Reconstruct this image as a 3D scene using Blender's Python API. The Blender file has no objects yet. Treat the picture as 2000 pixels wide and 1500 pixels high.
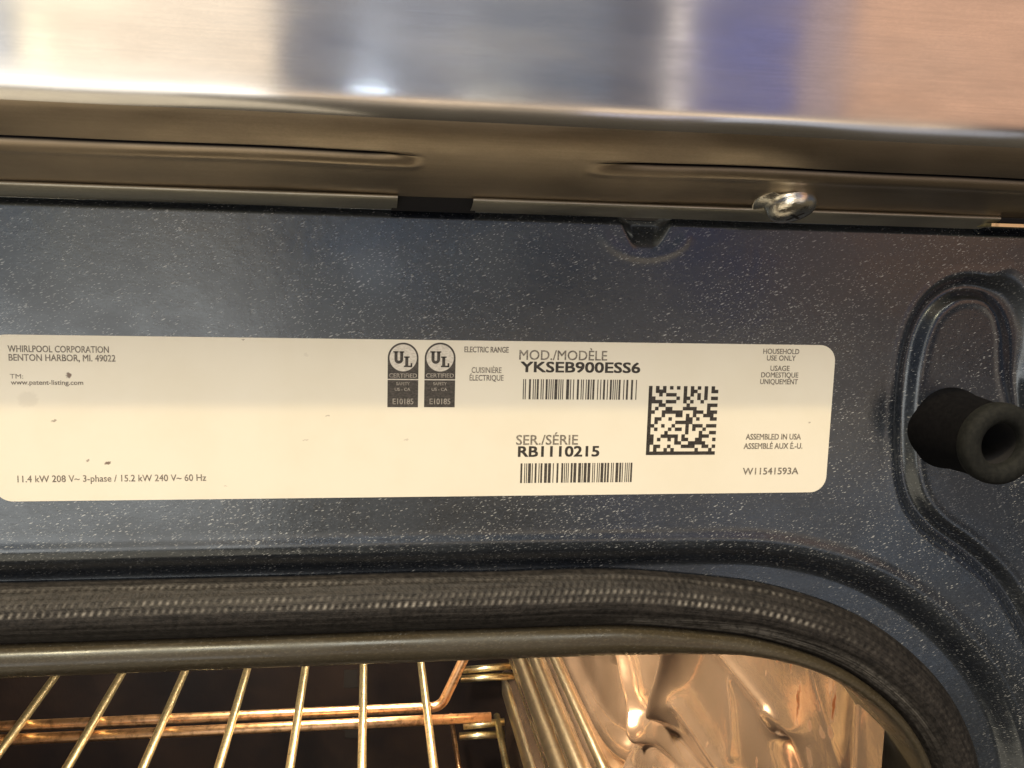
import bpy, bmesh, math, random
import numpy as np
from mathutils import Vector, Matrix
random.seed(7); rng = np.random.default_rng(11)
SC = bpy.context.scene

# ------------------------------------------------------------------ camera
FPX, D0 = 1850.0, 0.215            # focal length in 2000-px units, distance to the oven face
YAW, PITCH, ROLL = math.radians(8.65), math.radians(8.0), math.radians(1.57)
cy_, sy_, cp_, sp_, cr_, sr_ = math.cos(YAW), math.sin(YAW), math.cos(PITCH), math.sin(PITCH), math.cos(ROLL), math.sin(ROLL)
FW = Vector((sy_*cp_, cy_*cp_, -sp_)); RT0 = Vector((cy_, -sy_, 0)); UP0 = RT0.cross(FW)
RT = RT0*cr_ + UP0*sr_; UP = -RT0*sr_ + UP0*cr_
cam_d = bpy.data.cameras.new('camera'); cam = bpy.data.objects.new('camera', cam_d)
SC.collection.objects.link(cam); SC.camera = cam
cam_d.sensor_width = 36; cam_d.lens = FPX/2000*36; cam_d.clip_start = 0.005; cam_d.clip_end = 50
cam.matrix_world = Matrix(((RT.x, UP.x, -FW.x, 0), (RT.y, UP.y, -FW.y, -D0), (RT.z, UP.z, -FW.z, 0), (0, 0, 0, 1)))
CAM = Vector((0, -D0, 0))
def ray(px, py): return RT*((px-1000)/FPX) - UP*((py-750)/FPX) + FW
def P(px, py, Y=0.0):               # measure a point of the photograph on the plane y = Y
    r = ray(px, py); t = (Y+D0)/r.y; return Vector((r.x*t, Y, r.z*t))
def PZ(px, py, Z):
    r = ray(px, py); t = Z/r.z; return CAM + r*t
def PX(px, py, X):
    r = ray(px, py); t = X/r.x; return CAM + r*t

# ------------------------------------------------------------------ world and lamps
w = bpy.data.worlds.new('World'); SC.world = w; w.use_nodes = True
nt = w.node_tree; nt.nodes.clear()
out = nt.nodes.new('ShaderNodeOutputWorld'); bg = nt.nodes.new('ShaderNodeBackground')
tc = nt.nodes.new('ShaderNodeTexCoord'); sep = nt.nodes.new('ShaderNodeSeparateXYZ')
mr = nt.nodes.new('ShaderNodeMapRange'); cr = nt.nodes.new('ShaderNodeValToRGB')
mr.inputs['From Min'].default_value = -1; mr.inputs['From Max'].default_value = 1
cr.color_ramp.elements[0].position = 0.0; cr.color_ramp.elements[0].color = (.045, .036, .026, 1)
cr.color_ramp.elements[1].position = 1.0; cr.color_ramp.elements[1].color = (.30, .28, .26, 1)
e = cr.color_ramp.elements.new(.36); e.color = (.14, .115, .08, 1)
e = cr.color_ramp.elements.new(.47); e.color = (.055, .065, .09, 1)
e = cr.color_ramp.elements.new(.60); e.color = (.10, .105, .13, 1)
nt.links.new(tc.outputs['Generated'], sep.inputs[0]); nt.links.new(sep.outputs['Z'], mr.inputs['Value'])
nt.links.new(mr.outputs[0], cr.inputs[0]); nt.links.new(cr.outputs[0], bg.inputs[0]); nt.links.new(bg.outputs[0], out.inputs[0])
bg.inputs[1].default_value = 1.0

def area(name, loc, target, sx, sy, col, rad):
    """area lamp of given radiance"""
    l = bpy.data.lights.new(name, 'AREA'); l.shape = 'RECTANGLE'; l.size = sx; l.size_y = sy
    l.color = col; l.energy = rad*math.pi*sx*sy
    o = bpy.data.objects.new(name, l); SC.collection.objects.link(o); o.location = loc
    o.rotation_euler = (Vector(target)-Vector(loc)).to_track_quat('-Z', 'Y').to_euler()
    return o
# coloured area lights added behind the camera to make bands in the steel
LY = -1.25
def slopex(px): r = ray(px, 130); return r.x/r.y
def band(px0, px1, col, rad, z0=-.085, z1=.75):
    k = (D0-.042) + (-LY-.042)
    a, b = slopex(px0)*k, slopex(px1)*k
    area('reflection_light', ((a+b)/2, LY, (z0+z1)/2), ((a+b)/2, 0, (z0+z1)/2), b-a, z1-z0, col, rad)
band(-320, 20, (.9, .93, 1), .75)
band(46, 108, (1, .85, .58), 2.2)
band(130, 540, (1, .80, .58), 1.15)
band(150, 164, (1, .9, .7), 6, .22, .30)
band(380, 410, (1, .86, .62), 2.0)
band(700, 930, (.85, .88, 1), .26)
band(706, 722, (.95, .95, 1), 9, .07, .14)
band(540, 700, (.85, .85, 1), .14)
band(930, 1190, (.72, .80, 1), .17)
band(1000, 1035, (1, .95, .85), .8)
band(1010, 1028, (1, .86, .6), 8.0, .07, .17)
band(1310, 1334, (1, .86, .76), 1.9)
band(1190, 1300, (.8, .75, 1), .07)
band(1344, 1556, (.42, .39, 1), .27)
band(1560, 1650, (1, .68, .62), .42)
band(1655, 2400, (1, .53, .28), .74)
# ceiling lamp: the steel lip shades the upper half of the face from it
area('ceiling_lamp', (-.50, -.85, 1.45), (0, 0, 0), .06, .03, (1, .74, .38), 3300)
# broad soft overhead fill, added to brighten the label and face
area('overhead_fill', (-.2, -.95, 1.25), (0, 0, -.02), 1.3, .5, (1, .90, .74), 12.4)
area('low_fill', (-.57, LY-.02, -.30), (-.57, 0, -.30), .84, .44, (1, .94, .86), 2.7)  # unseen low fills added to be mirrored in the steel bend and enamel
area('low_fill', (.39, LY-.02, -.30), (.39, 0, -.30), 1.08, .44, (1, .80, .62), .22)
area('low_fill', (.39, LY-.01, -.245), (.39, 0, -.245), 1.08, .20, (1, .72, .46), .85)
k_ = D0-LY
def spot(px, py, sx, sy, col, rad):  # small added light that puts one glint on the face
    q = ray(px, py); x, z = q.x/q.y*k_, q.z/q.y*k_; area('reflection_light', (x, LY+.02, z), (x, 0, z), sx, sy, col, rad)
spot(722, 502, .045, .03, (.7, .82, 1), 14)
spot(940, 487, .09, .02, (1, .95, .75), 3.5)
spot(1240, 1000, .25, .05, (.5, .6, 1), 1.2)
area('reflection_light', ((slopex(122))*1.45, LY+.02, .92), (0, 0, 0), .12, .12, (1, .84, .5), 45)  # added light for highlights on the left rim and bend
area('reflection_light', (.80, LY, -.52), (.2, 0, -.1), .45, .35, (.74, .82, 1), .5)  # added bluish light for the pale patch in the corner pocket
area('under_fill', (-.55, -.60, -.80), (-.1, 0, -.02), 1.0, .6, (1, .84, .60), .85)  # warm fill added from below to brighten the lip underside

SC.view_settings.view_transform = 'Standard'; SC.view_settings.look = 'None'
SC.view_settings.exposure = 0; SC.view_settings.gamma = 1

# ------------------------------------------------------------------ helpers
def obj(name, verts, faces, mat, parent=None, smooth=True, uv=None):
    me = bpy.data.meshes.new(name)
    if isinstance(verts, np.ndarray): verts = verts.tolist()
    if isinstance(faces, np.ndarray): faces = faces.tolist()
    me.from_pydata(verts, [], faces); me.update()
    if smooth: me.polygons.foreach_set('use_smooth', [True]*len(me.polygons))
    if uv is not None:
        l = me.uv_layers.new(name='UVMap'); idx = np.zeros(len(me.loops), dtype=int)
        me.loops.foreach_get('vertex_index', idx); l.data.foreach_set('uv', np.asarray(uv, dtype=float)[idx].ravel())
    me.materials.append(mat)
    o = bpy.data.objects.new(name, me); SC.collection.objects.link(o)
    if parent: o.parent = parent
    return o
def grid_faces(nu, nv, keep=None, flip=False):
    i, j = np.meshgrid(np.arange(nu-1), np.arange(nv-1), indexing='ij')
    a = i*nv+j; f = np.stack([a, a+nv, a+nv+1, a+1], -1).reshape(-1, 4)
    if flip: f = f[:, ::-1]
    if keep is not None: f = f[keep.reshape(-1)]
    return f
class MB:
    def __init__(s): s.v = []; s.f = []
    def add(s, v, f):
        n = len(s.v); s.v += [tuple(p) for p in v]; s.f += [tuple(i+n for i in q) for q in f]; return s
    def box(s, x0, x1, y0, y1, z0, z1):
        v = [(x, y, z) for x in (x0, x1) for y in (y0, y1) for z in (z0, z1)]
        return s.add(v, [(0, 1, 3, 2), (4, 6, 7, 5), (0, 4, 5, 1), (2, 3, 7, 6), (0, 2, 6, 4), (1, 5, 7, 3)])
    def quadxz(s, x0, x1, z0, z1, y): return s.add([(x0, y, z0), (x1, y, z0), (x1, y, z1), (x0, y, z1)], [(0, 1, 2, 3)])
    def tube(s, pts, r, n=14):
        pts = [Vector(p) for p in pts]; up = None; rings = []
        for i, p in enumerate(pts):
            t = (pts[min(i+1, len(pts)-1)]-pts[max(i-1, 0)]).normalized()
            if up is None: up = t.orthogonal().normalized()
            up = (up - t*up.dot(t)).normalized(); sd = t.cross(up)
            rr = r[i] if isinstance(r, (list, tuple)) else r
            rings.append([p + (up*math.cos(2*math.pi*k/n)+sd*math.sin(2*math.pi*k/n))*rr for k in range(n)])
        v = [q for ring in rings for q in ring]; f = []
        for i in range(len(pts)-1):
            for k in range(n): f.append((i*n+k, i*n+(k+1) % n, (i+1)*n+(k+1) % n, (i+1)*n+k))
        f.append(tuple(range(n))[::-1]); f.append(tuple((len(pts)-1)*n+k for k in range(n)))
        return s.add(v, f)
    def lathe(s, prof, axis_o, axis, n=48):
        axis = Vector(axis).normalized(); a = axis.orthogonal().normalized(); b = axis.cross(a); o = Vector(axis_o)
        v = []; f = []
        for (r, h) in prof:
            for k in range(n): v.append(o+axis*h+(a*math.cos(2*math.pi*k/n)+b*math.sin(2*math.pi*k/n))*r)
        for i in range(len(prof)-1):
            for k in range(n): f.append((i*n+k, i*n+(k+1) % n, (i+1)*n+(k+1) % n, (i+1)*n+k))
        return s.add(v, f)
    def build(s, name, mat, parent=None, smooth=True): return obj(name, s.v, s.f, mat, parent, smooth)
def tag(o, label=None, cat=None, group=None):
    if label: o['label'] = label
    if cat: o['category'] = cat
    if group: o['group'] = group
    return o
def empty(name, loc):
    o = bpy.data.objects.new(name, None); SC.collection.objects.link(o); o.location = loc; o.empty_display_size = .01; return o
def sm(x, a, b): t = np.clip((x-a)/(b-a), 0, 1); return t*t*(3-2*t)
def polydist(X, Z, pts):
    best = np.full(X.shape, 1e9)
    for (ax, az), (bx, bz) in zip(pts[:-1], pts[1:]):
        dx, dz = bx-ax, bz-az; L = dx*dx+dz*dz
        t = np.clip(((X-ax)*dx+(Z-az)*dz)/L, 0, 1)
        best = np.minimum(best, (X-ax-t*dx)**2+(Z-az-t*dz)**2)
    return np.sqrt(best)
def catmull(pts, n=12):
    pts = [np.array(p, float) for p in pts]; q = [2*pts[0]-pts[1]]+pts+[2*pts[-1]-pts[-2]]; o = []
    for i in range(1, len(q)-2):
        for k in range(n):
            t = k/n; a, b, c, d = q[i-1:i+3]
            o.append(.5*((2*b)+(-a+c)*t+(2*a-5*b+4*c-d)*t*t+(-a+3*b-3*c+d)*t**3))
    o.append(pts[-1]); return np.array(o)

# ------------------------------------------------------------------ materials
class M:
    def __init__(s, name):
        s.m = bpy.data.materials.new(name); s.m.use_nodes = True; s.t = s.m.node_tree
        s.b = s.t.nodes['Principled BSDF']; s.tc = s.t.nodes.new('ShaderNodeTexCoord')
    def n(s, typ, **kw):
        o = s.t.nodes.new(typ)
        for k, v in kw.items(): setattr(o, k, v)
        return o
    def l(s, a, b): s.t.links.new(a, b)
    def set(s, **kw):
        for k, v in kw.items(): s.b.inputs[k.replace('_', ' ')].default_value = v
        return s
    def mapping(s, scale=(1, 1, 1), rot=(0, 0, 0), src=None, loc=(0, 0, 0)):
        m = s.n('ShaderNodeMapping'); m.inputs['Scale'].default_value = scale; m.inputs['Rotation'].default_value = rot
        m.inputs['Location'].default_value = loc
        s.l(src or s.tc.outputs['Object'], m.inputs[0]); return m.outputs[0]
    def noise(s, vec, scale, detail=3, rough=.5):
        n = s.n('ShaderNodeTexNoise'); n.inputs['Scale'].default_value = scale; n.inputs['Detail'].default_value = detail
        n.inputs['Roughness'].default_value = rough; s.l(vec, n.inputs['Vector']); return n.outputs['Fac']
    def math(s, op, a, b=None, c=None, clamp=False):
        n = s.n('ShaderNodeMath', operation=op, use_clamp=clamp)
        for i, v in enumerate((a, b, c)):
            if v is None: continue
            if hasattr(v, 'is_output') or not isinstance(v, (int, float)): s.l(v, n.inputs[i])
            else: n.inputs[i].default_value = v
        return n.outputs[0]
    def mr(s, v, a, b, c=0, d=1):
        n = s.n('ShaderNodeMapRange', interpolation_type='SMOOTHSTEP'); s.l(v, n.inputs['Value'])
        for k, x in zip(('From Min', 'From Max', 'To Min', 'To Max'), (a, b, c, d)): n.inputs[k].default_value = x
        return n.outputs[0]
    def mix(s, fac, a, b):
        n = s.n('ShaderNodeMix', data_type='RGBA')
        if isinstance(fac, (int, float)): n.inputs[0].default_value = fac
        else: s.l(fac, n.inputs[0])
        for i, v in ((6, a), (7, b)):
            if isinstance(v, tuple): n.inputs[i].default_value = (*v, 1)
            else: s.l(v, n.inputs[i])
        return n.outputs[2]
    def bump(s, h, strength, dist):
        n = s.n('ShaderNodeBump'); n.inputs['Strength'].default_value = strength; n.inputs['Distance'].default_value = dist
        s.l(h, n.inputs['Height']); s.l(n.outputs[0], s.b.inputs['Normal']); return n

def enamel(name, base, rough, speck, hazeamt=.5, bumpy=.15, spec=1.0, coat=.5):
    m = M(name)
    masks = None
    for (sc, thr, seed, rot) in ((380, .22, 0, 24), (760, .33, 3, 18), (1400, .38, 7, 28)):
        v = m.mapping((1, 1, 3.1), (0, math.radians(rot), 0))
        # rotate first, then stretch
        r = m.n('ShaderNodeMapping'); r.inputs['Rotation'].default_value = (0, math.radians(rot), 0); m.l(m.tc.outputs['Object'], r.inputs[0])
        sc_ = m.n('ShaderNodeMapping'); sc_.inputs['Scale'].default_value = (1, 1, 3.8); sc_.inputs['Location'].default_value = (seed*.013, 0, seed*.017); m.l(r.outputs[0], sc_.inputs[0])
        vo = m.n('ShaderNodeTexVoronoi'); vo.inputs['Scale'].default_value = sc; m.l(sc_.outputs[0], vo.inputs['Vector'])
        sp = m.n('ShaderNodeSeparateColor'); m.l(vo.outputs['Color'], sp.inputs[0])
        size = m.math('MULTIPLY', sp.outputs[0], thr)
        f = m.math('SUBTRACT', size, vo.outputs['Distance'])
        f = m.mr(f, -.05, .12)
        keep = m.mr(sp.outputs[1], .35, 1.0, 0, 1)
        f = m.math('MULTIPLY', f, keep)
        masks = f if masks is None else m.math('MAXIMUM', masks, f)
    cl = m.noise(m.mapping(), 60, 4, .6)
    dens = m.mr(cl, .3, .7, .35, 1.0)
    masks = m.math('MULTIPLY', masks, dens)
    sm_ = m.noise(m.mapping((1, 1, 1.6), (0, .5, 0)), 38, 5, .62)
    m.l(m.mr(sm_, .35, .7, rough*.75, rough*1.5), m.b.inputs['Roughness'])
    n2 = m.noise(m.mapping((1, 1, 2.5), (0, math.radians(-22), 0)), 900, 3, .7)
    grain = m.mr(n2, .45, .8)
    dark = m.mix(m.math('MULTIPLY', grain, hazeamt), base, tuple(min(1, c*2.6+.012) for c in base))
    col = m.mix(m.math('MULTIPLY', masks, speck), dark, (.60, .62, .62))
    m.l(col, m.b.inputs['Base Color'])
    big = m.noise(m.mapping(), 260, 3, .55)
    m.bump(m.math('ADD', big, m.math('MULTIPLY', n2, .35)), bumpy, .0004)
    m.b.inputs['Specular Tint'].default_value = (.80, .91, 1, 1)
    m.b.inputs['Specular IOR Level'].default_value = spec; m.set(Coat_Weight=coat, Coat_Roughness=.15)
    return m.m
MAT = {}
MAT['enamel'] = enamel('speckled_enamel', (.010, .013, .019), .24, .75, .9, .18)
MAT['rim'] = enamel('rim_enamel', (.042, .034, .021), .32, .15, .5, .12, .45, 0)

def steel(name, base, rough, aniso, streak=.10, bump=.02, slot=False):
    m = M(name); m.set(Metallic=1.0, Roughness=rough, Anisotropic=aniso)
    tg = m.n('ShaderNodeTangent', direction_type='UV_MAP', uv_map='UVMap'); m.l(tg.outputs[0], m.b.inputs['Tangent']); m.b.inputs['Anisotropic Rotation'].default_value = .25
    n = m.noise(m.mapping((12, 12, 900)), 3, 4, .6)
    n3 = m.noise(m.mapping((1, 1, 2)), 1400, 3, .7)
    n2 = m.noise(m.mapping((20, 20, 60)), 1.5, 3)
    f = m.math('ADD', m.math('MULTIPLY', n, .5), m.math('MULTIPLY', n3, .5))
    c0 = tuple(c*(1-streak) for c in base); c1 = tuple(min(1, c*(1+streak)) for c in base)
    cc = m.mix(m.mr(f, .3, .7), c0, c1)
    bl = m.noise(m.mapping((14, 14, 60)), 1.2, 5, .65); cc = m.mix(m.mr(bl, .32, .68), cc, tuple(c*.80 for c in base))
    n2 = m.math('ADD', m.math('MULTIPLY', n2, .5), m.math('MULTIPLY', bl, .5))
    if slot:
        a_ = m.n('ShaderNodeAttribute', attribute_name='slot'); cc = m.mix(a_.outputs['Fac'], cc, (.006, .006, .008))  # dark inside of the pressed slots painted into the steel colour
    m.l(cc, m.b.inputs['Base Color'])
    m.l(m.mr(n2, .3, .7, rough*.75, rough*1.45), m.b.inputs['Roughness'])
    if bump: m.bump(n3, bump, .0003)
    return m.m
MAT['steel'] = steel('brushed_steel', (.78, .77, .75), .145, .88, .06, .0)
MAT['lip'] = steel('lip_steel', (.52, .43, .32), .40, .3, .10, .0, True)  # underside of the same sheet, brown reflections put into a darker base colour
def metal(name, base, rough, var=.12, nsc=90):
    m = M(name); n = m.noise(m.mapping(), nsc, 4, .65)
    m.l(m.mix(m.mr(n, .32, .55), tuple(c*(1-var) for c in base), base), m.b.inputs['Base Color']); m.set(Metallic=1, Roughness=rough); return m.m
MAT['chrome'] = metal('chromed_wire', (1, .90, .58), .29, .30, 420)
MAT['bronze'] = metal('browned_bar', (.66, .42, .25), .34, .5, 260)
MAT['ribmetal'] = metal('bright_rib_metal', (1, .86, .62), .34, .12)
MAT['bolt'] = steel('bolt_steel', (1, .93, .80), .13, 0, .12, .25)
m = M('black_rubber'); n = m.noise(m.mapping(), 900, 4, .6)
m.l(m.mix(m.mr(n, .3, .7), (.005, .006, .006), (.012, .013, .012)), m.b.inputs['Base Color']); m.set(Roughness=.8); m.b.inputs['Specular IOR Level'].default_value = .25
m.bump(n, .2, .0004); MAT['rubber'] = m.m
m = M('dark_void'); n = m.noise(m.mapping(), 300); m.l(m.mix(n, (.004, .004, .006), (.009, .009, .011)), m.b.inputs['Base Color']); m.set(Roughness=.8); MAT['void'] = m.m

m = M('dark_rubber'); n = m.noise(m.mapping(), 900, 4, .6)
m.l(m.mix(m.mr(n, .3, .7), (.003, .003, .004), (.006, .006, .007)), m.b.inputs['Base Color']); m.set(Roughness=.7); m.b.inputs['Specular IOR Level'].default_value = .1
MAT['rubber_body'] = m.m
# gasket
m = M('woven_gasket')
n = m.noise(m.mapping((1, 1, 1)), 700, 4, .65)
uvm = m.mapping((90, 1400, 1), src=m.tc.outputs['UV']); n4 = m.noise(uvm, 1, 3, .6)
f = m.math('ADD', m.math('MULTIPLY', n, .6), m.math('MULTIPLY', n4, .4))
ta = m.n('ShaderNodeAttribute', attribute_name='thread_sheen')  # wire threads with painted glints, plus a painted pale sheen
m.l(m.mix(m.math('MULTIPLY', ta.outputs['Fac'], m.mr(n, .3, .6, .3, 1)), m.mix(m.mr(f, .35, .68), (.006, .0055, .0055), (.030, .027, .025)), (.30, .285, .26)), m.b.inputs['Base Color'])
m.set(Roughness=.55); m.b.inputs['Specular IOR Level'].default_value = .30
wv = m.n('ShaderNodeTexWave'); m.l(m.mapping((1, 1, 1), src=m.tc.outputs['UV'], rot=(0, 0, .9)), wv.inputs['Vector']); wv.inputs['Scale'].default_value = 520; wv.inputs['Distortion'].default_value = 3
m.bump(m.math('ADD', f, m.math('MULTIPLY', wv.outputs['Fac'], .03)), .7, .0006); MAT['gasket'] = m.m

# label
m = M('label_paper')
n = m.noise(m.mapping((1, 1, 1)), 45, 4, .6); n2 = m.noise(m.mapping(), 1600, 2)
col = m.mix(m.mr(n, .35, .75), (.80, .77, .665), (.77, .735, .62))
ob = m.n('ShaderNodeSeparateXYZ'); m.l(m.tc.outputs['Object'], ob.inputs[0])
warp = m.math('MULTIPLY', m.math('SUBTRACT', m.noise(m.mapping(), 1500, 3), .5), .0012)
for (px, py, rx, rz, k) in ((134, 733, .55, .75, .85), (106, 821, .5, .3, .6), (172, 899, .35, .22, .6), (211, 904, .6, .4, .85), (597, 859, .7, .15, .3),
                            (474, 664, .4, .15, .6), (440, 950, .5, .12, .4), (1580, 825, .4, .15, .5), (55, 780, 2.2, 1.8, .10), (640, 812, .5, .15, .4), (598, 693, .6, .5, .10), (793, 859, .5, .2, .25)):
    q = P(px, py, 0)
    dx = m.math('MULTIPLY', m.math('ADD', m.math('SUBTRACT', ob.outputs['X'], q.x), warp), 1000/rx)
    dz = m.math('MULTIPLY', m.math('ADD', m.math('SUBTRACT', ob.outputs['Z'], q.z), warp), 1000/rz)
    d = m.math('ADD', m.math('MULTIPLY', dx, dx), m.math('MULTIPLY', dz, dz))
    col = m.mix(m.math('MULTIPLY', m.mr(d, .4, 1.3, 1, 0), k), col, (.10, .05, .03))
m.l(col, m.b.inputs['Base Color']); m.set(Roughness=.38); m.b.inputs['Specular IOR Level'].default_value = .4
m.bump(m.math('ADD', n, m.math('MULTIPLY', n2, .05)), .12, .0008); MAT['label'] = m.m
def ink(name, a, b, sc=1500):
    m = M(name); n = m.noise(m.mapping((1, 1, 2), (0, math.radians(-30), 0)), sc, 3, .7)
    m.l(m.mix(m.mr(n, .35, .7), a, b), m.b.inputs['Base Color']); m.set(Roughness=.5); return m.m
MAT['ink'] = ink('black_ink', (.018, .016, .014), (.06, .052, .045))
MAT['worn'] = ink('worn_ink', (.10, .088, .075), (.34, .31, .26))
MAT['badge'] = ink('badge_ink', (.035, .031, .027), (.085, .076, .066))
MAT['white'] = ink('label_white_print', (.72, .69, .62), (.55, .52, .46))
MAT['pale'] = ink('pale_print', (.42, .39, .34), (.20, .18, .155))

# cavity
m = M('cavity_enamel')
n = m.noise(m.mapping((1, 1, 1)), 14, 4, .6); n2 = m.noise(m.mapping((1, 1, .35)), 420, 3, .6)
m.l(m.mix(m.mr(n, .3, .7), (.007, .006, .008), (.020, .014, .013)), m.b.inputs['Base Color']); m.set(Roughness=.3)
m.bump(n2, .1, .001); MAT['cavity'] = m.m
m = M('glossy_side_enamel')
n = m.noise(m.mapping((1, 1, 1)), 22, 4, .6); n2 = m.noise(m.mapping(), 260, 3, .6)
col = m.mix(m.mr(n, .3, .7), (.38, .275, .205), (.54, .40, .31))
ob = m.n('ShaderNodeSeparateXYZ'); m.l(m.tc.outputs['Object'], ob.inputs[0])
warp = m.math('MULTIPLY', m.math('SUBTRACT', m.noise(m.mapping(), 380, 3), .5), .004)
WX = .141; msk = None
for (px, py, ry, rz, k) in ((1560, 1372, .9, 6.5, .9), (1627, 1378, .9, 5.0, .8), (1545, 1296, .8, 2.6, .7), (1517, 1285, .8, 1.5, .7), (1601, 1380, 1.2, 1.5, .6), (1582, 1417, 1.2, 1.5, .55),
                            (1623, 1430, 1.2, 1.2, .5), (1606, 1432, 2, 1.6, .25), (1480, 1489, .8, 1.3, .5), (1395, 1492, 3, 2, .4), (1497, 1315, .7, .9, .5), (1400, 1452, .5, .6, .3), (1580, 1480, 2, 3, .2), (1622, 1330, 1, 4, .3)):
    q = PX(px, py, WX)
    dy = m.math('MULTIPLY', m.math('ADD', m.math('SUBTRACT', ob.outputs['Y'], q.y), warp), 1000/ry)
    dz = m.math('MULTIPLY', m.math('ADD', m.math('SUBTRACT', ob.outputs['Z'], q.z), warp), 1000/rz)
    d = m.math('ADD', m.math('MULTIPLY', dy, dy), m.math('MULTIPLY', dz, dz))
    mm_ = m.math('MULTIPLY', m.mr(d, .3, 2.2, 1, 0), min(1, k*1.25)); msk = mm_ if msk is None else m.math('MAXIMUM', msk, mm_)
col = m.mix(msk, col, (.10, .03, .010))
m.l(col, m.b.inputs['Base Color']); m.set(Roughness=.14, Metallic=.85)
stn = m.math('SUBTRACT', 1, msk); m.l(m.math('MULTIPLY', stn, .8), m.b.inputs['Metallic'])
m.bump(n2, .06, .001); MAT['side'] = m.m

# ------------------------------------------------------------------ THE OVEN
oven = tag(empty('oven', (0, 0, 0)), 'open oven with speckled dark enamel face, steel panel above and warmly lit interior', 'oven')

# ---- steel panel with its curved lower lip (profile measured at x = 0)
def zat(py, Y): return P(728, py, Y).z
ANG = [(-260, 2.5), (-100, 2.5), (60, 2.5), (120, 3), (160, 5), (185, 11), (200, 20), (214, 31), (228, 42), (243, 51), (260, 58), (280, 63), (300, 67), (335, 71), (362, 74), (380, 74)]
def trace(y0):
    o = [(ANG[0][0], y0)]; p = np.array([y0, zat(ANG[0][0], y0)])
    for (pa, th), (pb, _) in zip(ANG[:-1], ANG[1:]):
        t = np.array([math.sin(math.radians(th)), -math.cos(math.radians(th))])
        k = zat(pb, 0)/D0                                   # ray z = k*(y+D0)
        u = (k*(p[0]+D0)-p[1])/(t[1]-k*t[0]); p = p+t*u; o.append((pb, p[0]))
    return o
lo_, hi_ = -.08, -.02
for _ in range(50):
    mid = (lo_+hi_)/2
    if trace(mid)[-1][1] < -.0068: lo_ = mid
    else: hi_ = mid
prof = trace(lo_)
pp = catmull([(Y, zat(py, Y)) for py, Y in prof], 30)
seg = np.r_[0, np.cumsum(np.hypot(*np.diff(pp, axis=0).T))]
def resample(pp, n):
    seg = np.r_[0, np.cumsum(np.hypot(*np.diff(pp, axis=0).T))]; s = np.linspace(0, seg[-1], n)
    return np.stack([np.interp(s, seg, pp[:, k]) for k in range(pp.shape[1])], -1), s
pr, s = resample(pp, 700)
pyv = np.interp(s, seg, catmull([(py, 0) for py, _ in prof], 30)[:, 0])
tn = np.gradient(pr, axis=0); tn /= np.linalg.norm(tn, axis=1)[:, None]
nrm = np.stack([tn[:, 1], -tn[:, 0]], -1)
if nrm[-200, 0] > 0: nrm = -nrm            # outward: towards -y
xs = np.r_[np.linspace(-.60, -.12, 14), np.linspace(P(-150, 300, -.04).x, P(2450, 300, 0).x, 560)]
xl = P(836, 314, -.025).x; xr = P(1140, 325, -.025).x
XX, PY = np.meshgrid(xs, pyv, indexing='ij')
end = np.maximum(sm(-XX, -xl, -xl+.012), sm(XX, xr, xr+.016))
endb = np.maximum(sm(-XX, -xl, -xl+.004), sm(XX, xr, xr+.006))
disp = -.0011*np.exp(-((PY-302)/4.5)**2)*end + .0006*np.exp(-((PY-317)/8.0)**2)*endb
disp += .00012*np.sin(XX*55)*sm(PY, 190, 240) + .00008*np.sin(XX*131+1)*sm(PY, 190, 240)
V = np.stack([XX, pr[None, :, 0]+disp*nrm[None, :, 0], pr[None, :, 1]+disp*nrm[None, :, 1]], -1).reshape(-1, 3)
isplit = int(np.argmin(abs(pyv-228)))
UVp = np.stack(np.broadcast_arrays(XX*4, s[None, :]*4), -1).reshape(-1, 2)
panel = obj('steel_panel', V, grid_faces(len(xs), 700), MAT['steel'], oven, uv=UVp)
panel.data.materials.append(MAT['lip'])
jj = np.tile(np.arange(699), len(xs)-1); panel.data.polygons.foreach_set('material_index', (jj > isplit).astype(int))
at = panel.data.attributes.new('slot', 'FLOAT', 'POINT')
thick = 4.4*np.clip(end, 0, 1)**.6
at.data.foreach_set('value', (sm(end, .02, .2)*(1-sm(np.abs(PY-302+2*(1-end)), thick*.55, thick+.6))).reshape(-1).astype(np.float32))
tag(panel, 'brushed steel panel whose lower edge curls under and has two long pressed slots')
# rolled bottom flange with a notch
rp = catmull([(Y, zat(py, Y)) for py, Y in ((379, -.0066), (379.5, -.0082), (386, -.0083), (394, -.0066), (401, -.0040), (407, -.0008), (408, .0020))], 14)
rr, s2 = resample(rp, 60)
xn0, xn1 = P(776, 395, -.006).x, P(922, 400, -.006).x; xe = P(1942, 430, -.006).x
def flange(x0, x1, t0, t1):
    xs2 = np.linspace(x0, x1, 240); A, B = np.meshgrid(xs2, np.arange(60), indexing='ij')
    sh = np.zeros_like(A)
    tt = B/59.
    A = A + (tt*.0016 if t1 else 0)*(A > (x0+x1)/2)*((A-(x0+x1)/2)/((x1-x0)/2))**30 - (tt*.0016 if t0 else 0)*(A < (x0+x1)/2)*(((x0+x1)/2-A)/((x1-x0)/2))**30
    V = np.stack([A, np.broadcast_to(rr[:, 0], A.shape), np.broadcast_to(rr[:, 1], A.shape)], -1).reshape(-1, 3)
    uv = np.stack([A*4, B*.01], -1).reshape(-1, 2)
    o = obj('rolled_flange', V, grid_faces(240, 60), MAT['flange'], oven, uv=uv)
    return o
MAT['flange'] = steel('flange_steel', (.56, .54, .46), .42, .2, .12, .06)
flange(P(-650, 380, 0).x, xn0, 0, 0); flange(xn1, xe, 0, 0)
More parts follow.
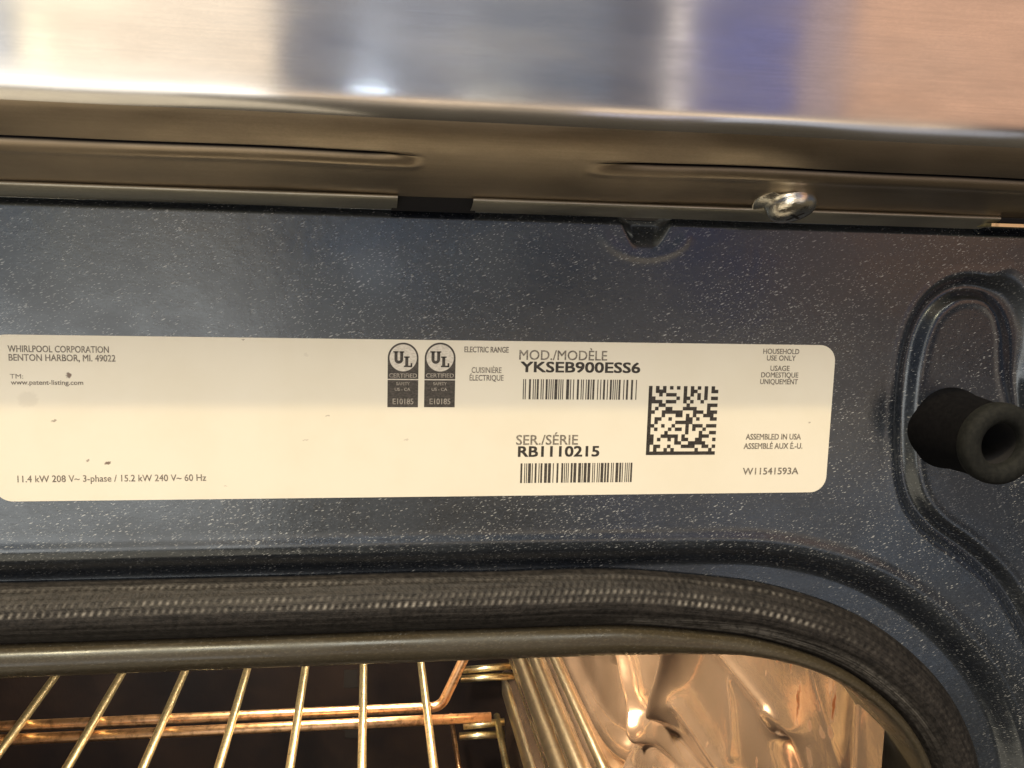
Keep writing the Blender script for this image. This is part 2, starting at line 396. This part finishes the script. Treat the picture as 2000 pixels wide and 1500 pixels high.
# dark recess behind the flange and notch
g = MB(); g.box(P(-650, 400, 0).x, P(2440, 400, 0).x, .0045, .006, zat(412, 0), zat(150, 0)); g.build('dark_recess', MAT['void'], oven, False)
nb = MB(); a = zat(376, -.005); b = zat(409, -.002)  # black block standing in for the shade inside the notch
nb.add([(xn0-.0006, -.0062, a), (xn1+.0006, -.0062, a), (xn1+.0012, -.0016, b), (xn0-.0012, -.0016, b),
        (xn0-.0006, .003, a), (xn1+.0006, .003, a), (xn1+.0012, .003, b), (xn0-.0012, .003, b)], [(3, 2, 1, 0), (0, 1, 5, 4), (3, 7, 6, 2), (0, 4, 7, 3), (1, 2, 6, 5)])
tag(nb.build('notch_shade', MAT['void'], oven, False), 'black block painting the shade of the flange notch under the steel lip')
# bright strip and dark end at the right
q0, q1 = P(1934, 438, -.008), P(2400, 452, -.008)
g = MB(); g.box(q0.x, q1.x, -.0085, -.001, q0.z-.0005, q0.z+.00025); g.v = [(x, y, z + (0)) for x, y, z in g.v]
o = obj('edge_strip', g.v, g.f, MAT['chrome'], oven, False, uv=[(v[0], v[2]) for v in g.v]); tag(o, 'bright thin metal strip at the right end of the flange')
g = MB(); g.box(xe+.0002, q1.x, -.0072, .003, q0.z+.0004, zat(379, -.0066)-.0004); g.build('flange_end', MAT['void'], oven, False)

# ---- enamel face: height field (y) over x,z
EY = .010
OFF = (P(-700, 1330, EY)-P(-260, 1321, EY)).length
ed = [(-700, 1337), (-480, 1329), (-260, 1321), (-100, 1315), (0, 1311), (500, 1292), (1000, 1274), (1250, 1266), (1390, 1262), (1440, 1264), (1500, 1273), (1560, 1290), (1620, 1320), (1680, 1366), (1722, 1412), (1750, 1462), (1767, 1520), (1776, 1600), (1780, 1720), (1782, 1850)]
ep = catmull([(P(a, b, EY).x, P(a, b, EY).z) for a, b in ed], 14)
ep, es = resample(ep, 1500)
# straighten sampling noise
for _ in range(60): ep[1:-1] = (ep[:-2]+2*ep[1:-1]+ep[2:])/4
et = np.gradient(ep, axis=0); et /= np.linalg.norm(et, axis=1)[:, None]
en = np.stack([-et[:, 1], et[:, 0]], -1)            # outward (up / right)
def sweep(name, prof, mat, nu=1500, dispf=None, scalef=None):
    """prof: list of (d, y) ; surface along the opening edge"""
    prof = np.array(prof); nv = len(prof)
    ps = np.r_[0, np.cumsum(np.hypot(*np.diff(prof, axis=0).T))]
    tg = np.gradient(prof, axis=0); tg /= np.linalg.norm(tg, axis=1)[:, None]
    pn = np.stack([tg[:, 1], -tg[:, 0]], -1)
    if pn[nv//2, 1] > 0: pn = -pn
    S, T = np.meshgrid(es, ps, indexing='ij')
    dp = dispf(S, T, ps[-1]) if dispf else np.zeros_like(S)
    kk = 0*ep[:, 0:1] + sm(ep[:, 0:1], cx0, cx1)
    d = (scalef(prof[None, :, 0], kk) if scalef else prof[None, :, 0])+dp*pn[None, :, 0]; y = prof[None, :, 1]+dp*pn[None, :, 1]
    X = ep[:, 0:1]+en[:, 0:1]*d; Z = ep[:, 1:2]+en[:, 1:2]*d
    V = np.stack([X, y, Z], -1).reshape(-1, 3)
    return obj(name, V, grid_faces(len(es), nv), mat, oven, uv=np.stack([S, T], -1).reshape(-1, 2))
cx0, cx1 = P(1150, 1270, EY).x, P(1580, 1300, EY).x
step = .00034
gx = np.arange(P(-650, 700, 0).x, P(2450, 1450, 0).x, step)
gz = np.arange(P(1900, 1780, 0).z, zat(396, 0)+.001, step)
GX, GZ = np.meshgrid(gx, gz, indexing='ij')
eps = ep[::12]; dist = polydist(GX, GZ, [tuple(p) for p in eps])
# inside test: below edge curve and left of right side
i = np.argmax(ep[:, 0]); inside = np.zeros_like(GX, bool)
zr = np.interp(GX, ep[:, 0], ep[:, 1]); inside = (GX < ep[:, 0].max()) & (GZ < zr)
sd = np.where(inside, -dist, dist)
H = .0046*(1-sm(sd, .0240, .0305)) - .0004*np.exp(-((sd-.0320)/.0016)**2)
tr1 = catmull([tuple(P(a, b, 0).xz) for a, b in ((2000, 900), (1994, 800), (1988, 740), (1992, 680), (1990, 640), (1972, 596), (1940, 570), (1900, 560), (1858, 568), (1820, 598), (1796, 640), (1780, 695), (1771, 760), (1766, 830), (1768, 900), (1775, 950), (1792, 992), (1830, 1035), (1880, 1070), (1930, 1112), (1965, 1152), (2000, 1210), (2040, 1290), (2085, 1400), (2110, 1560), (2120, 1800))], 5)
td = polydist(GX, GZ, [tuple(p) for p in tr1])
wide = 1+.9*sm(GX, P(1915, 650, 0).x, P(1975, 650, 0).x)*sm(GZ, P(1900, 800, 0).z, P(1900, 640, 0).z)
H += .0022*(1-sm(td, .0002*wide, .0034*wide)) - .00010*np.exp(-((td-.0040*wide)/.0009)**2)
dc = P(1262, 448, 0); rx = (GX-dc.x)/.0062; rz = (GZ-dc.z)/.0052
H += .0034*(1-sm(np.abs(rx)/(.86+.42*rz), .45, 1.05))*sm(rz, -1.0, .5)*(rz > -1.6)
H -= .00012*np.exp(-((np.sqrt((rx*.75)**2+rz**2)-1.22)/.20)**2)*(1-sm(rz, -.5, .1))
H += .0022*sm(GZ, zat(424, 0), zat(404, 0))           # bends back under the lip
H += .00010*np.sin(GX*70+1)*np.sin(GZ*90)
kv = sd > .008
keep = kv[:-1, :-1] & kv[1:, 1:] & kv[1:, :-1] & kv[:-1, 1:]
V = np.stack([GX, H, GZ], -1).reshape(-1, 3)
fr = obj('enamel_face', V, grid_faces(len(gx), len(gz), keep), MAT['enamel'], oven)
# drop loose vertices
bm = bmesh.new(); bm.from_mesh(fr.data); bmesh.ops.delete(bm, geom=[v for v in bm.verts if not v.link_faces], context='VERTS'); bm.to_mesh(fr.data); bm.free()
tag(fr, 'speckled dark enamel face with pressed channel at right')

# rim: smooth enamel lip around the opening
a = np.linspace(0, 1, 26)
rimp = catmull([(.0110, .0055), (.0098, .0020), (.0082, -.0004), (.0055, -.0012), (.0028, .0004), (.0009, .0048), (0, .0095), (.0002, .016), (.0010, .028), (.003, .040), (.007, .055), (.008, .058)], 7)
rim = sweep('opening_rim', rimp, MAT['rim'], scalef=lambda d, k: np.where(d > 0, d*(1-.55*k), d)); tag(rim, 'smooth dark enamel rim of the opening')
# gasket
def bulge(n=150):
    u = np.linspace(0, 1, n); d = .0236-.0150*u
    y = .0040 - .0062*np.sin(np.pi*np.clip(u, 0, 1))**.62
    y = np.where(u > .5, y+.0009*(u-.5)*2, y); return list(zip(d, y))
def weave(S, T, L):
    row = T/.0019; k = np.floor(row); v = row-k
    b = (np.sin(2*np.pi*(S/.0017+.5*(k % 2)+.35*v))*.5+.5)**1.6*np.sin(np.pi*v)**2
    on = {1: .35, 3: .55, 4: 1.0}
    g_ = sum(a_*(k == q_)*(.35+.65*np.clip(np.sin(S*(37+9*q_)+q_*2.1)*.8+.5*np.sin(S*(150+30*q_)), 0, 1)) for q_, a_ in on.items())
    sheen = sm(T, L*.58, L*.66)*(1-sm(T, L*.74, L*.84))*sm(S-OFF, (es[-1]-OFF)*.50, (es[-1]-OFF)*.58)*(1-sm(S-OFF, (es[-1]-OFF)*.74, (es[-1]-OFF)*.82))*.55  # pale sheen on the right curve, painted into the gasket colour
    sheen = sheen*np.clip(.5+.5*np.sin(S*210+8*np.sin(T*900+S*30))*np.sin(T*2600+S*70), 0, 1)
    return (sheen+b*g_*(1-.85*sm(S-OFF, (es[-1]-OFF)*.62, (es[-1]-OFF)*.74))).astype(np.float32)
def braid(S, T, L):
    row = T/.0019; k = np.floor(row); v = row-k
    amp = .00017*(1-.8*sm(T, L*.40, L*.52))*(.30+.70*sm(T, L*.14, L*.28))*(.55+.45*np.sin(S*61+T*300))
    b = (np.sin(2*np.pi*(S/.0017+.5*(k % 2)+.35*v))*.5+.5)*np.sin(np.pi*v)**.8
    amp = amp*(1-.7*sm(S-OFF, (es[-1]-OFF)*.52, (es[-1]-OFF)*.68))
    rib = .00005*np.cos(2*np.pi*T/.0019)
    lump = .00012*np.sin(S*95+2*np.sin(S*31))*np.sin(T*260+S*8)
    return amp*b+rib+lump
es_save, ep_s, en_s = es, ep, en
# denser sampling for the braid
n2_ = 3700; es2 = np.linspace(0, es[-1], n2_)
ep = np.stack([np.interp(es2, es, ep_s[:, k]) for k in range(2)], -1); en = np.stack([np.interp(es2, es, en_s[:, k]) for k in range(2)], -1); es = es2
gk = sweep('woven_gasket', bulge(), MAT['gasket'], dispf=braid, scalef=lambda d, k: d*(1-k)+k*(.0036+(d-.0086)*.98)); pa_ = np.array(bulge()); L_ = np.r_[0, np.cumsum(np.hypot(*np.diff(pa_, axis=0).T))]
S_, T_ = np.meshgrid(es, L_, indexing='ij'); at = gk.data.attributes.new('thread_sheen', 'FLOAT', 'POINT'); at.data.foreach_set('value', weave(S_, T_, L_[-1]).reshape(-1))
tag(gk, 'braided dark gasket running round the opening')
es, ep, en = es_save, ep_s, en_s

# ---- rubber bumper
bc = P(1853, 836, 0)
g = MB(); g.lathe([(.0106, .003), (.0102, -.001), (.0096, -.004), (.0091, -.012), (.0091, -.0170)], bc, (0, 1, 0), 64)
o = g.build('bumper', MAT['rubber_body'], oven); tag(o, 'round hollow black bumper standing out from the enamel face')
g = MB(); g.lathe([(.0090, -.0168), (.0095, -.0176), (.0096, -.0192), (.0094, -.0205), (.0086, -.0213), (.0072, -.0215), (.0059, -.0212), (.0051, -.0204), (.0049, -.0185)], bc, (0, 1, 0), 64)
o2 = g.build('bumper_ring', MAT['rubber'], o); o2.parent = o
g = MB(); g.lathe([(.0049, -.0185), (.0047, -.006), (.0046, .002), (0.0001, .002)], bc, (0, 1, 0), 48); g.build('bumper_hole', MAT['void'], o)

# ---- bolt under the lip
bpos = P(1540, 378, -.0105); ax = Vector((.16, -.36, -.85)).normalized()
SB = 1.42; g = MB(); g.lathe([(a_*SB, b_*SB) for a_, b_ in [(.0001, .0040), (.0016, .0040), (.0030, .0037), (.0038, .0030), (.0041, .0020), (.0042, .0012), (.0058, .0010), (.0060, .0005), (.0060, -.0002), (.0030, -.0004), (.0026, -.006)]], bpos, ax, 40)
vv = [Vector(v) for v in g.v]
bo = obj('bolt', g.v, g.f, MAT['bolt'], oven, uv=[(v[0]*9, v[2]*9) for v in g.v]); tag(bo, 'shiny worn bolt head under the steel lip')
g = MB(); t = ax.orthogonal().normalized(); bt = ax.cross(t); c = bpos+ax*.0052
for d1, d2 in ((t, bt), (bt, t)):
    vs = [c+d1*sx*.0021+d2*sy*.00035+ax*sz for sx in (-1, 1) for sy in (-1, 1) for sz in (-.0008, .00052)]
    g.add(vs, [(0, 1, 3, 2), (4, 6, 7, 5), (0, 4, 5, 1), (2, 3, 7, 6), (0, 2, 6, 4), (1, 5, 7, 3)])
g.build('bolt_recess', MAT['void'], bo, False)

# ---- rating label
ly = -.00016
lx0, lx1 = P(-20, 800, 0).x, P(1622, 815, 0).x
lz1, lz0 = P(728, 662.5, 0).z, P(728, 971, 0).z
rad = .0040; vs = []
for cx, cz, a0 in ((lx1-rad, lz1-rad, 0), (lx0+rad, lz1-rad, 90), (lx0+rad, lz0+rad, 180), (lx1-rad, lz0+rad, 270)):
    for k in range(13):
        t = math.radians(a0+k*7.5); vs.append((cx+rad*math.cos(t), ly, cz+rad*math.sin(t)))
n = len(vs); vb = [(x, .0001, z) for x, y, z in vs]
lab = obj('rating_label', vs+vb, [tuple(range(n))[::-1]]+[(i, (i+1) % n, n+(i+1) % n, n+i) for i in range(n)], MAT['label'], oven, False)
tag(lab, 'long cream rating label with rounded corners, printed text and codes')
IY = ly-.00004
def text(s, px0, px1, pyt, pyb, mat='worn', parent=None, name='printed_text', off=0.0, y=IY):
    """fit text between the measured left/right and cap top/baseline"""
    cu = bpy.data.curves.new('t', 'FONT'); cu.body = s; cu.size = 1; cu.resolution_u = 3
    to = bpy.data.objects.new('t', cu); SC.collection.objects.link(to)
    dg = bpy.context.evaluated_depsgraph_get(); dg.update()
    me = bpy.data.meshes.new_from_object(to.evaluated_get(dg))
    bpy.data.objects.remove(to); bpy.data.curves.remove(cu)
    v = np.array([p.co[:] for p in me.vertices]); f = [tuple(p.vertices) for p in me.polygons]; bpy.data.meshes.remove(me)
    pc = (pyt+pyb)/2; a = P(px0, pyb, 0); b = P(px1, pyb, 0); c = P((px0+px1)/2, pyt, 0); d = P((px0+px1)/2, pyb, 0)
    cap = .70; zb = d.z
    x = a.x+(v[:, 0]-v[:, 0].min())/(v[:, 0].max()-v[:, 0].min())*(b.x-a.x)
    z = zb+v[:, 1]/cap*(c.z-d.z)
    v0 = np.stack([x, np.full_like(x, y), z], -1); n = len(v0); V = [v0]; F = list(f)
    if off:
        s_ = off*.9*(c.z-d.z)/.7
        for k, (ax_, az_) in enumerate(((1, .6), (-1, -.6), (1, -.6), (-1, .6))):
            V.append(v0+np.array([ax_*s_*2, -.000002*(k+1), az_*s_*2])); F += [tuple(i+n*(k+1) for i in q) for q in f]
    return obj(name, np.concatenate(V), F, MAT[mat], parent or lab, False)
text('WHIRLPOOL CORPORATION', 16, 213, 675, 688, off=.008)
text('BENTON HARBOR, MI. 49022', 18, 226, 692, 705, off=.008)
text('TM:', 20, 46, 730, 739)
text('www.patent-listing.com', 22, 163, 742, 751, off=.01)
text('11.4 kW 208 V~ 3-phase / 15.2 kW 240 V~ 60 Hz', 35, 403, 927, 940, off=.006)
text('ELECTRIC RANGE', 907, 993, 677, 688, off=.012)
text('CUISINIÈRE', 921, 979, 717, 728, off=.008)
text('ÉLECTRIQUE', 917, 983, 732, 743, off=.008)
text('MOD./MODÈLE', 1014, 1185, 684, 703, 'worn', off=.006)
text('YKSEB900ESS6', 1017, 1249, 707, 727, 'ink', off=.018)
text('SER./SÉRIE', 1008, 1128, 849, 868, 'worn', off=.008)
text('RB1110215', 1012, 1169, 871, 891, 'ink', off=.018)
text('HOUSEHOLD', 1490, 1560, 681, 691, off=.010); text('USE ONLY', 1497, 1553, 694, 704, off=.010)
text('USAGE', 1504, 1541, 714, 724, off=.010); text('DOMESTIQUE', 1486, 1558, 727, 737, off=.010); text('UNIQUEMENT', 1484, 1557, 740, 750, off=.010)
text('ASSEMBLED IN USA', 1456, 1563, 847, 858, off=.012); text('ASSEMBLÉ AUX É.-U.', 1452, 1566, 865, 876, off=.012)
text('W11541593A', 1450, 1558, 913, 926, off=.01)
def rect(px0, px1, py0, py1):
    pm = (py0+py1)/2; xm = (px0+px1)/2
    return P(px0, pm, 0).x, P(px1, pm, 0).x, P(xm, py1, 0).z, P(xm, py0, 0).z
def barcode(px0, px1, py0, py1, seed, name='barcode'):
    r = random.Random(seed); x0, x1, z0, z1 = rect(px0, px1, py0, py1); g = MB(); mods = []; n = 0
    while n < 118:
        bw = r.choice((1, 1, 1, 2, 2, 3)); gw = r.choice((1, 1, 1, 2, 2, 3)); mods.append((n, bw)); n += bw+gw
    tot = mods[-1][0]+mods[-1][1]
    for s_, b_ in mods: g.quadxz(x0+(x1-x0)*s_/tot, x0+(x1-x0)*(s_+b_)/tot, z0, z1, IY)
    return g.build(name, MAT['badge'], lab, False)
barcode(1021, 1243, 741, 780, 4); barcode(1016, 1234, 904, 942, 9)
# square matrix code, dark runs as seen (columns of 20 cells)
rows = [(0, 2, 4, 6, 8, 10, 12, 14, 16, 18), (0, 2, 3, 4, 10, 12, 13, 16, 18, 19), (0, 3, 5, 6, 7, 10, 12, 14, 16), (0, 1, 8, 10, 11, 14, 16, 18, 19), (0, 1, 2, 3, 5, 6, 7, 10, 12, 15), (0, 3, 4, 11, 17, 18, 19),
        (0, 2, 5, 6, 10, 11, 12, 13, 17), (0, 1, 4, 5, 6, 7, 8, 9, 13, 14, 15, 17, 18, 19), (0, 4, 8, 9, 11, 13, 16, 17, 18), (0, 2, 3, 6, 11, 12, 14, 18, 19), (0, 2, 8, 9, 10, 11, 12), (0, 1, 4, 7, 11, 13, 14, 15, 17, 18, 19),
        (0, 2, 6, 8, 9, 11, 13, 16), (0, 5, 11, 15, 18, 19), (0, 1, 4, 5, 6, 7, 8, 10, 15, 16, 17), (0, 1, 3, 6, 8, 10, 11, 14, 15, 19), (0, 1, 8, 9, 12, 13, 14, 15, 16), (0, 2, 3, 6, 10, 11, 12, 13, 16, 17, 19), (0, 2, 5, 7, 14, 18), tuple(range(20))]
x0, x1, z0, z1 = rect(1264, 1399, 754, 888); g = MB()
for r_, cols in enumerate(rows):
    for c_ in cols:
        g.quadxz(x0+(x1-x0)*c_/20, x0+(x1-x0)*(c_+1.02)/20, z1-(z1-z0)*(r_+1)/20, z1-(z1-z0)*(r_-.02)/20, IY)
g.build('matrix_code', MAT['ink'], lab, False)
# two certification marks: arched dark badge, white disc with stepped letters, divider line
def badge(px0, px1):
    pyt, pyb = 669, 795; x0, x1, z0, z1 = rect(px0, px1, pyt, pyb); w2 = (x1-x0)/2; cx = (x0+x1)/2
    vs = [(x0, IY, z0), (x1, IY, z0)]+[(cx+w2*math.cos(t), IY, z1-w2+w2*math.sin(t)) for t in np.linspace(0, math.pi, 40)]
    b = obj('certification_mark', vs, [tuple(range(len(vs)))], MAT['badge'], lab, False)
    y2, y3 = IY-.00004, IY-.00008
    g = MB(); r = w2*.885; c = (cx, z1-w2); n = 48
    g.v = [(c[0]+r*math.cos(2*math.pi*k/n), y2, c[1]+r*math.sin(2*math.pi*k/n)) for k in range(n)]; g.f = [tuple(range(n))]
    zl = P(800, 741, 0).z; g.quadxz(x0, x1, zl-.00012, zl+.00012, y2)
    # letters U and L, L stepped lower
    o = g.build('mark_white_print', MAT['white'], lab, False); parts = [o]
    m_ = MB(); s_ = w2/30.  # local px
    def bar(ax_, bx_, az_, bz_): m_.quadxz(c[0]+ax_*s_, c[0]+bx_*s_, c[1]+az_*s_, c[1]+bz_*s_, y3)
    bar(-17, -11, -3, 13); bar(-6, 0, -3, 13); bar(-19.5, -9, 10.5, 13); bar(-7.5, 2, 10.5, 13)
    k = 10
    for j in range(k):
        t0, t1 = math.pi+math.pi*j/k, math.pi+math.pi*(j+1)/k
        pts = [(R*math.cos(t), R*math.sin(t)) for t, R in ((t0, 8.5), (t1, 8.5), (t1, 2.7), (t0, 2.7))]
        m_.add([(c[0]+(-8.5+a_)*s_, y3, c[1]+(-3+b_)*s_) for a_, b_ in pts], [(0, 1, 2, 3)])
    bar(4, 10, -16, 3); bar(1.5, 12.5, .5, 3); bar(1.5, 18, -18, -15); bar(14.5, 18, -18, -10)
    m_.build('mark_letters', MAT['badge'], lab, False)
    return b
for a_, b_ in ((757, 817), (829, 889)):
    badge(a_, b_)
    yy = IY-.00008
    text('CERTIFIED', a_+3, b_-3, 729, 737, 'pale', off=.012, y=yy)
for a_, b_ in ((757, 817), (829, 889)):
    for (l, r_, t_, bt_, s_) in ((17, 43, 746, 752, 'SAFETY'), (14, 44, 757, 763, 'US - CA'), (24, 36, 768, 772, '---'), (10, 50, 778, 789, 'E10185')):
        if s_ != '---': text(s_, a_+l, a_+r_, t_, bt_, 'pale', y=IY-.00008, off=.01)

# ---- cavity
BY = .69
def plane(name, v, mat): return obj(name, v, [(0, 1, 2, 3)], mat, oven, False)
g = MB(); g.box(-.50, .148, BY, BY+.004, -.56, -.05); tag(g.build('back_wall', MAT['cavity'], oven, False), 'dark back wall of the oven interior')
g = MB(); g.box(-.50, .148, .03, BY-.001, -.564, -.56); g.build('cavity_floor', MAT['cavity'], oven, False)
g = MB(); g.box(-.50, .148, .03, BY-.001, -.088, -.084); g.build('cavity_ceiling', MAT['cavity'], oven, False)
g = MB(); g.box(-.504, -.50, .03, BY, -.56, -.084); g.build('cavity_left_wall', MAT['side'], oven, False)
# small dark square plates on the back wall
for px, pyt, pyb in ((672, 1308, 1342), (674, 1412, 1440)):
    q = P(px, pyt, BY); q2 = P(px+26, pyb, BY); g = MB(); g.box(q.x, q2.x, BY-.0008, BY+.001, q2.z, q.z); g.build('back_square', MAT['void'], oven, False)
# right side wall: height field x = WX - h(y, z)
ny, nz = 620, 520
yv = np.linspace(.012, BY, ny); zv = np.linspace(-.56, -.086, nz)
YY, ZZ = np.meshgrid(yv, zv, indexing='ij')
dep = YY+D0
# pixel position of every wall point, so that dents can be put where they were measured
pts = np.stack([np.full_like(YY, WX), YY+D0, ZZ], -1)
cz = pts@np.array(FW[:]); U = 1000+FPX*(pts@np.array(RT[:]))/cz; W = 750-FPX*(pts@np.array(UP[:]))/cz
hh = np.zeros_like(YY)
def ridge(z, wd, h, y0): 
    return h*np.exp(-np.abs((ZZ-z)/wd)**3.0)*sm(YY, y0, y0+.02)*(1-sm(YY, BY-.022, BY-.004))
for z_, w_, h_ in ((-.420, .011, .010), (-.385, .011, .010), (-.338, .009, .012), (-.308, .008, .009), (-.282, .007, .008)): hh += ridge(z_, w_, h_, .12)
# forward part: broad creases, measured around the picture's lower right
def crease(p0, p1, wd, h, soft=1.0):
    ax_, ay_ = p0; bx_, by_ = p1; dx, dy = bx_-ax_, by_-ay_; L = math.hypot(dx, dy)
    t = np.clip(((U-ax_)*dx+(W-ay_)*dy)/L**2, 0, 1); dd = np.hypot(U-ax_-t*dx, W-ay_-t*dy)
    return h*np.exp(-(np.hypot(dd, wd*.14)-wd*.14)/(wd*.66))
hh += crease((1226, 1250), (1258, 1450), 9, .014) + crease((1345, 1250), (1300, 1400), 24, .019) - crease((1290, 1290), (1280, 1360), 40, .012)
hh += crease((1270, 1390), (1390, 1530), 24, -.008) + crease((1340, 1380), (1440, 1530), 30, .008)
hh += crease((1390, 1250), (1540, 1430), 22, .0035) + crease((1500, 1395), (1515, 1430), 9, .003) - crease((1525, 1440), (1550, 1530), 18, .007)
hh += crease((1280, 1540), (1320, 1510), 45, .010)
hh -= crease((1660, 1300), (1650, 1530), 18, .0035)
hh += -crease((1240, 1440), (1330, 1500), 14, .005)+crease((1430, 1330), (1440, 1480), 9, .0016)+crease((1590, 1310), (1640, 1500), 7, .0012)
hh += crease((1203, 1300), (1212, 1540), 15, -.017)
hh *= .7
hh += 0
V = np.stack([WX-hh, YY, ZZ], -1).reshape(-1, 3)
sw = obj('cavity_side_wall', V, grid_faces(ny, nz), MAT['side'], oven); tag(sw, 'coppery lit right inner wall with long ribs, dents and burnt stains')

for z_, r_, y0_ in ((-.4215, .0080, .10), (-.386, .0042, .10), (-.362, .0080, .10), (-.332, .0060, .16), (-.300, .0034, .16)):
    g = MB(); pts = [(WX-.002-r_*.35, y, z_) for k, y in enumerate(np.linspace(y0_, BY-.012, 30))]
    g.tube(pts, [r_*min(1, .35+k/3., .35+(29-k)/3.) for k in range(30)], 24)
    o = obj('wall_rib', g.v, g.f, MAT['ribmetal'], oven)
# ------------------------------------------------------------------ RACK (lifts out)
RZ = -.25
def chrome(name, paths, parent, r, mat='chrome'):
    g = MB()
    for p in paths: g.tube(p, r)
    return obj(name, g.v, g.f, MAT[mat], parent, True, uv=[(v[0]*5, v[1]*5) for v in g.v])
rc = Vector((0, .3, RZ)); rack = tag(empty('oven_rack', rc), 'chromed wire rack of thin parallel rods inside the lit oven', 'oven rack')
wx = [PZ(px, 1300, RZ).x for px in (123, 247, 366, 485, 597, 710, 823)]
sp_ = (wx[-1]-wx[0])/6
allx = [wx[0]-sp_*k for k in (3, 2, 1)] + wx
for x in allx:
    o = chrome('rack_wire', [[(x-rc.x, y-rc.y, .0) for y in np.linspace(.09, .53, 12)]], rack, .0022)
pu, pl = PZ(700, 1388, RZ-.004), PZ(700, 1413, RZ-.006)
be = PZ(862, 1369, RZ-.004); x1 = be.x
path = [(-.33, pu.y, pu.z), (-.1, pu.y, pu.z), (x1-.006, pu.y, pu.z)]
for k in range(1, 7):
    t = k/6*math.radians(66); path.append((x1-.006+.008*math.sin(t), pu.y, pu.z+.008*(1-math.cos(t))))
lx_, _, lz_ = path[-1]
path += [(lx_+.0115, pu.y, lz_+.026), (lx_+.016, pu.y, lz_+.032), (lx_+.030, pu.y, lz_+.034)]
def rel(p, c): return [(a-c.x, b-c.y, d-c.z) for a, b, d in p]
chrome('cross_bar', [rel(path, rc)], rack, .0028, 'bronze')
xe2 = PZ(958, 1398, RZ-.006).x
chrome('cross_bar', [rel([(-.33, pl.y, pl.z), (0, pl.y, pl.z), (xe2, pl.y, pl.z)], rc)], rack, .0028, 'bronze')
# ------------------------------------------------------------------ RACK GUIDE at the back right
gy = .64; gc = Vector((.10, gy, -.39)); guide = tag(empty('rack_guide', gc), 'chromed wire rack holder with short double rods beside the ribbed wall', 'rack guide')
def hrod(px0, py0, px1, py1, Y, r=.0034):
    a, b = P(px0, py0, Y), P(px1, py1, Y); return chrome('guide_rod', [rel([tuple(a), tuple((a+b)/2), tuple(b)], gc)], guide, r)
hrod(905, 1309, 1004, 1300, gy); hrod(900, 1326, 1004, 1320, gy-.004)
hrod(905, 1418, 985, 1410, gy-.05); hrod(897, 1438, 985, 1434, gy-.054)
a, b = P(880, 1396, gy-.03), P(906, 1560, gy-.12); chrome('guide_post', [rel([tuple(a), tuple(a.lerp(b, .5)), tuple(b)], gc)], guide, .0022, 'bronze')
a, b = P(970, 1398, gy-.04), P(1000, 1560, gy-.16); chrome('guide_post', [rel([tuple(a), tuple(a.lerp(b, .5)), tuple(b)], gc)], guide, .0030)

# ---- the oven's own lit lamp
l = bpy.data.lights.new('cavity_light', 'POINT'); l.energy = 11.5; l.color = (1, .78, .50); l.shadow_soft_size = .018
lo = bpy.data.objects.new('cavity_light', l); SC.collection.objects.link(lo); lo.location = (-.02, .27, -.105)
rib_fill = bpy.data.lights.new('cavity_light', 'POINT'); rib_fill.energy = 1.6; rib_fill.color = (1, .80, .56); rib_fill.shadow_soft_size = .015  # second light added deeper in to put highlights on the ribs
lo = bpy.data.objects.new('cavity_light', rib_fill); SC.collection.objects.link(lo); lo.location = (.06, .50, -.10)
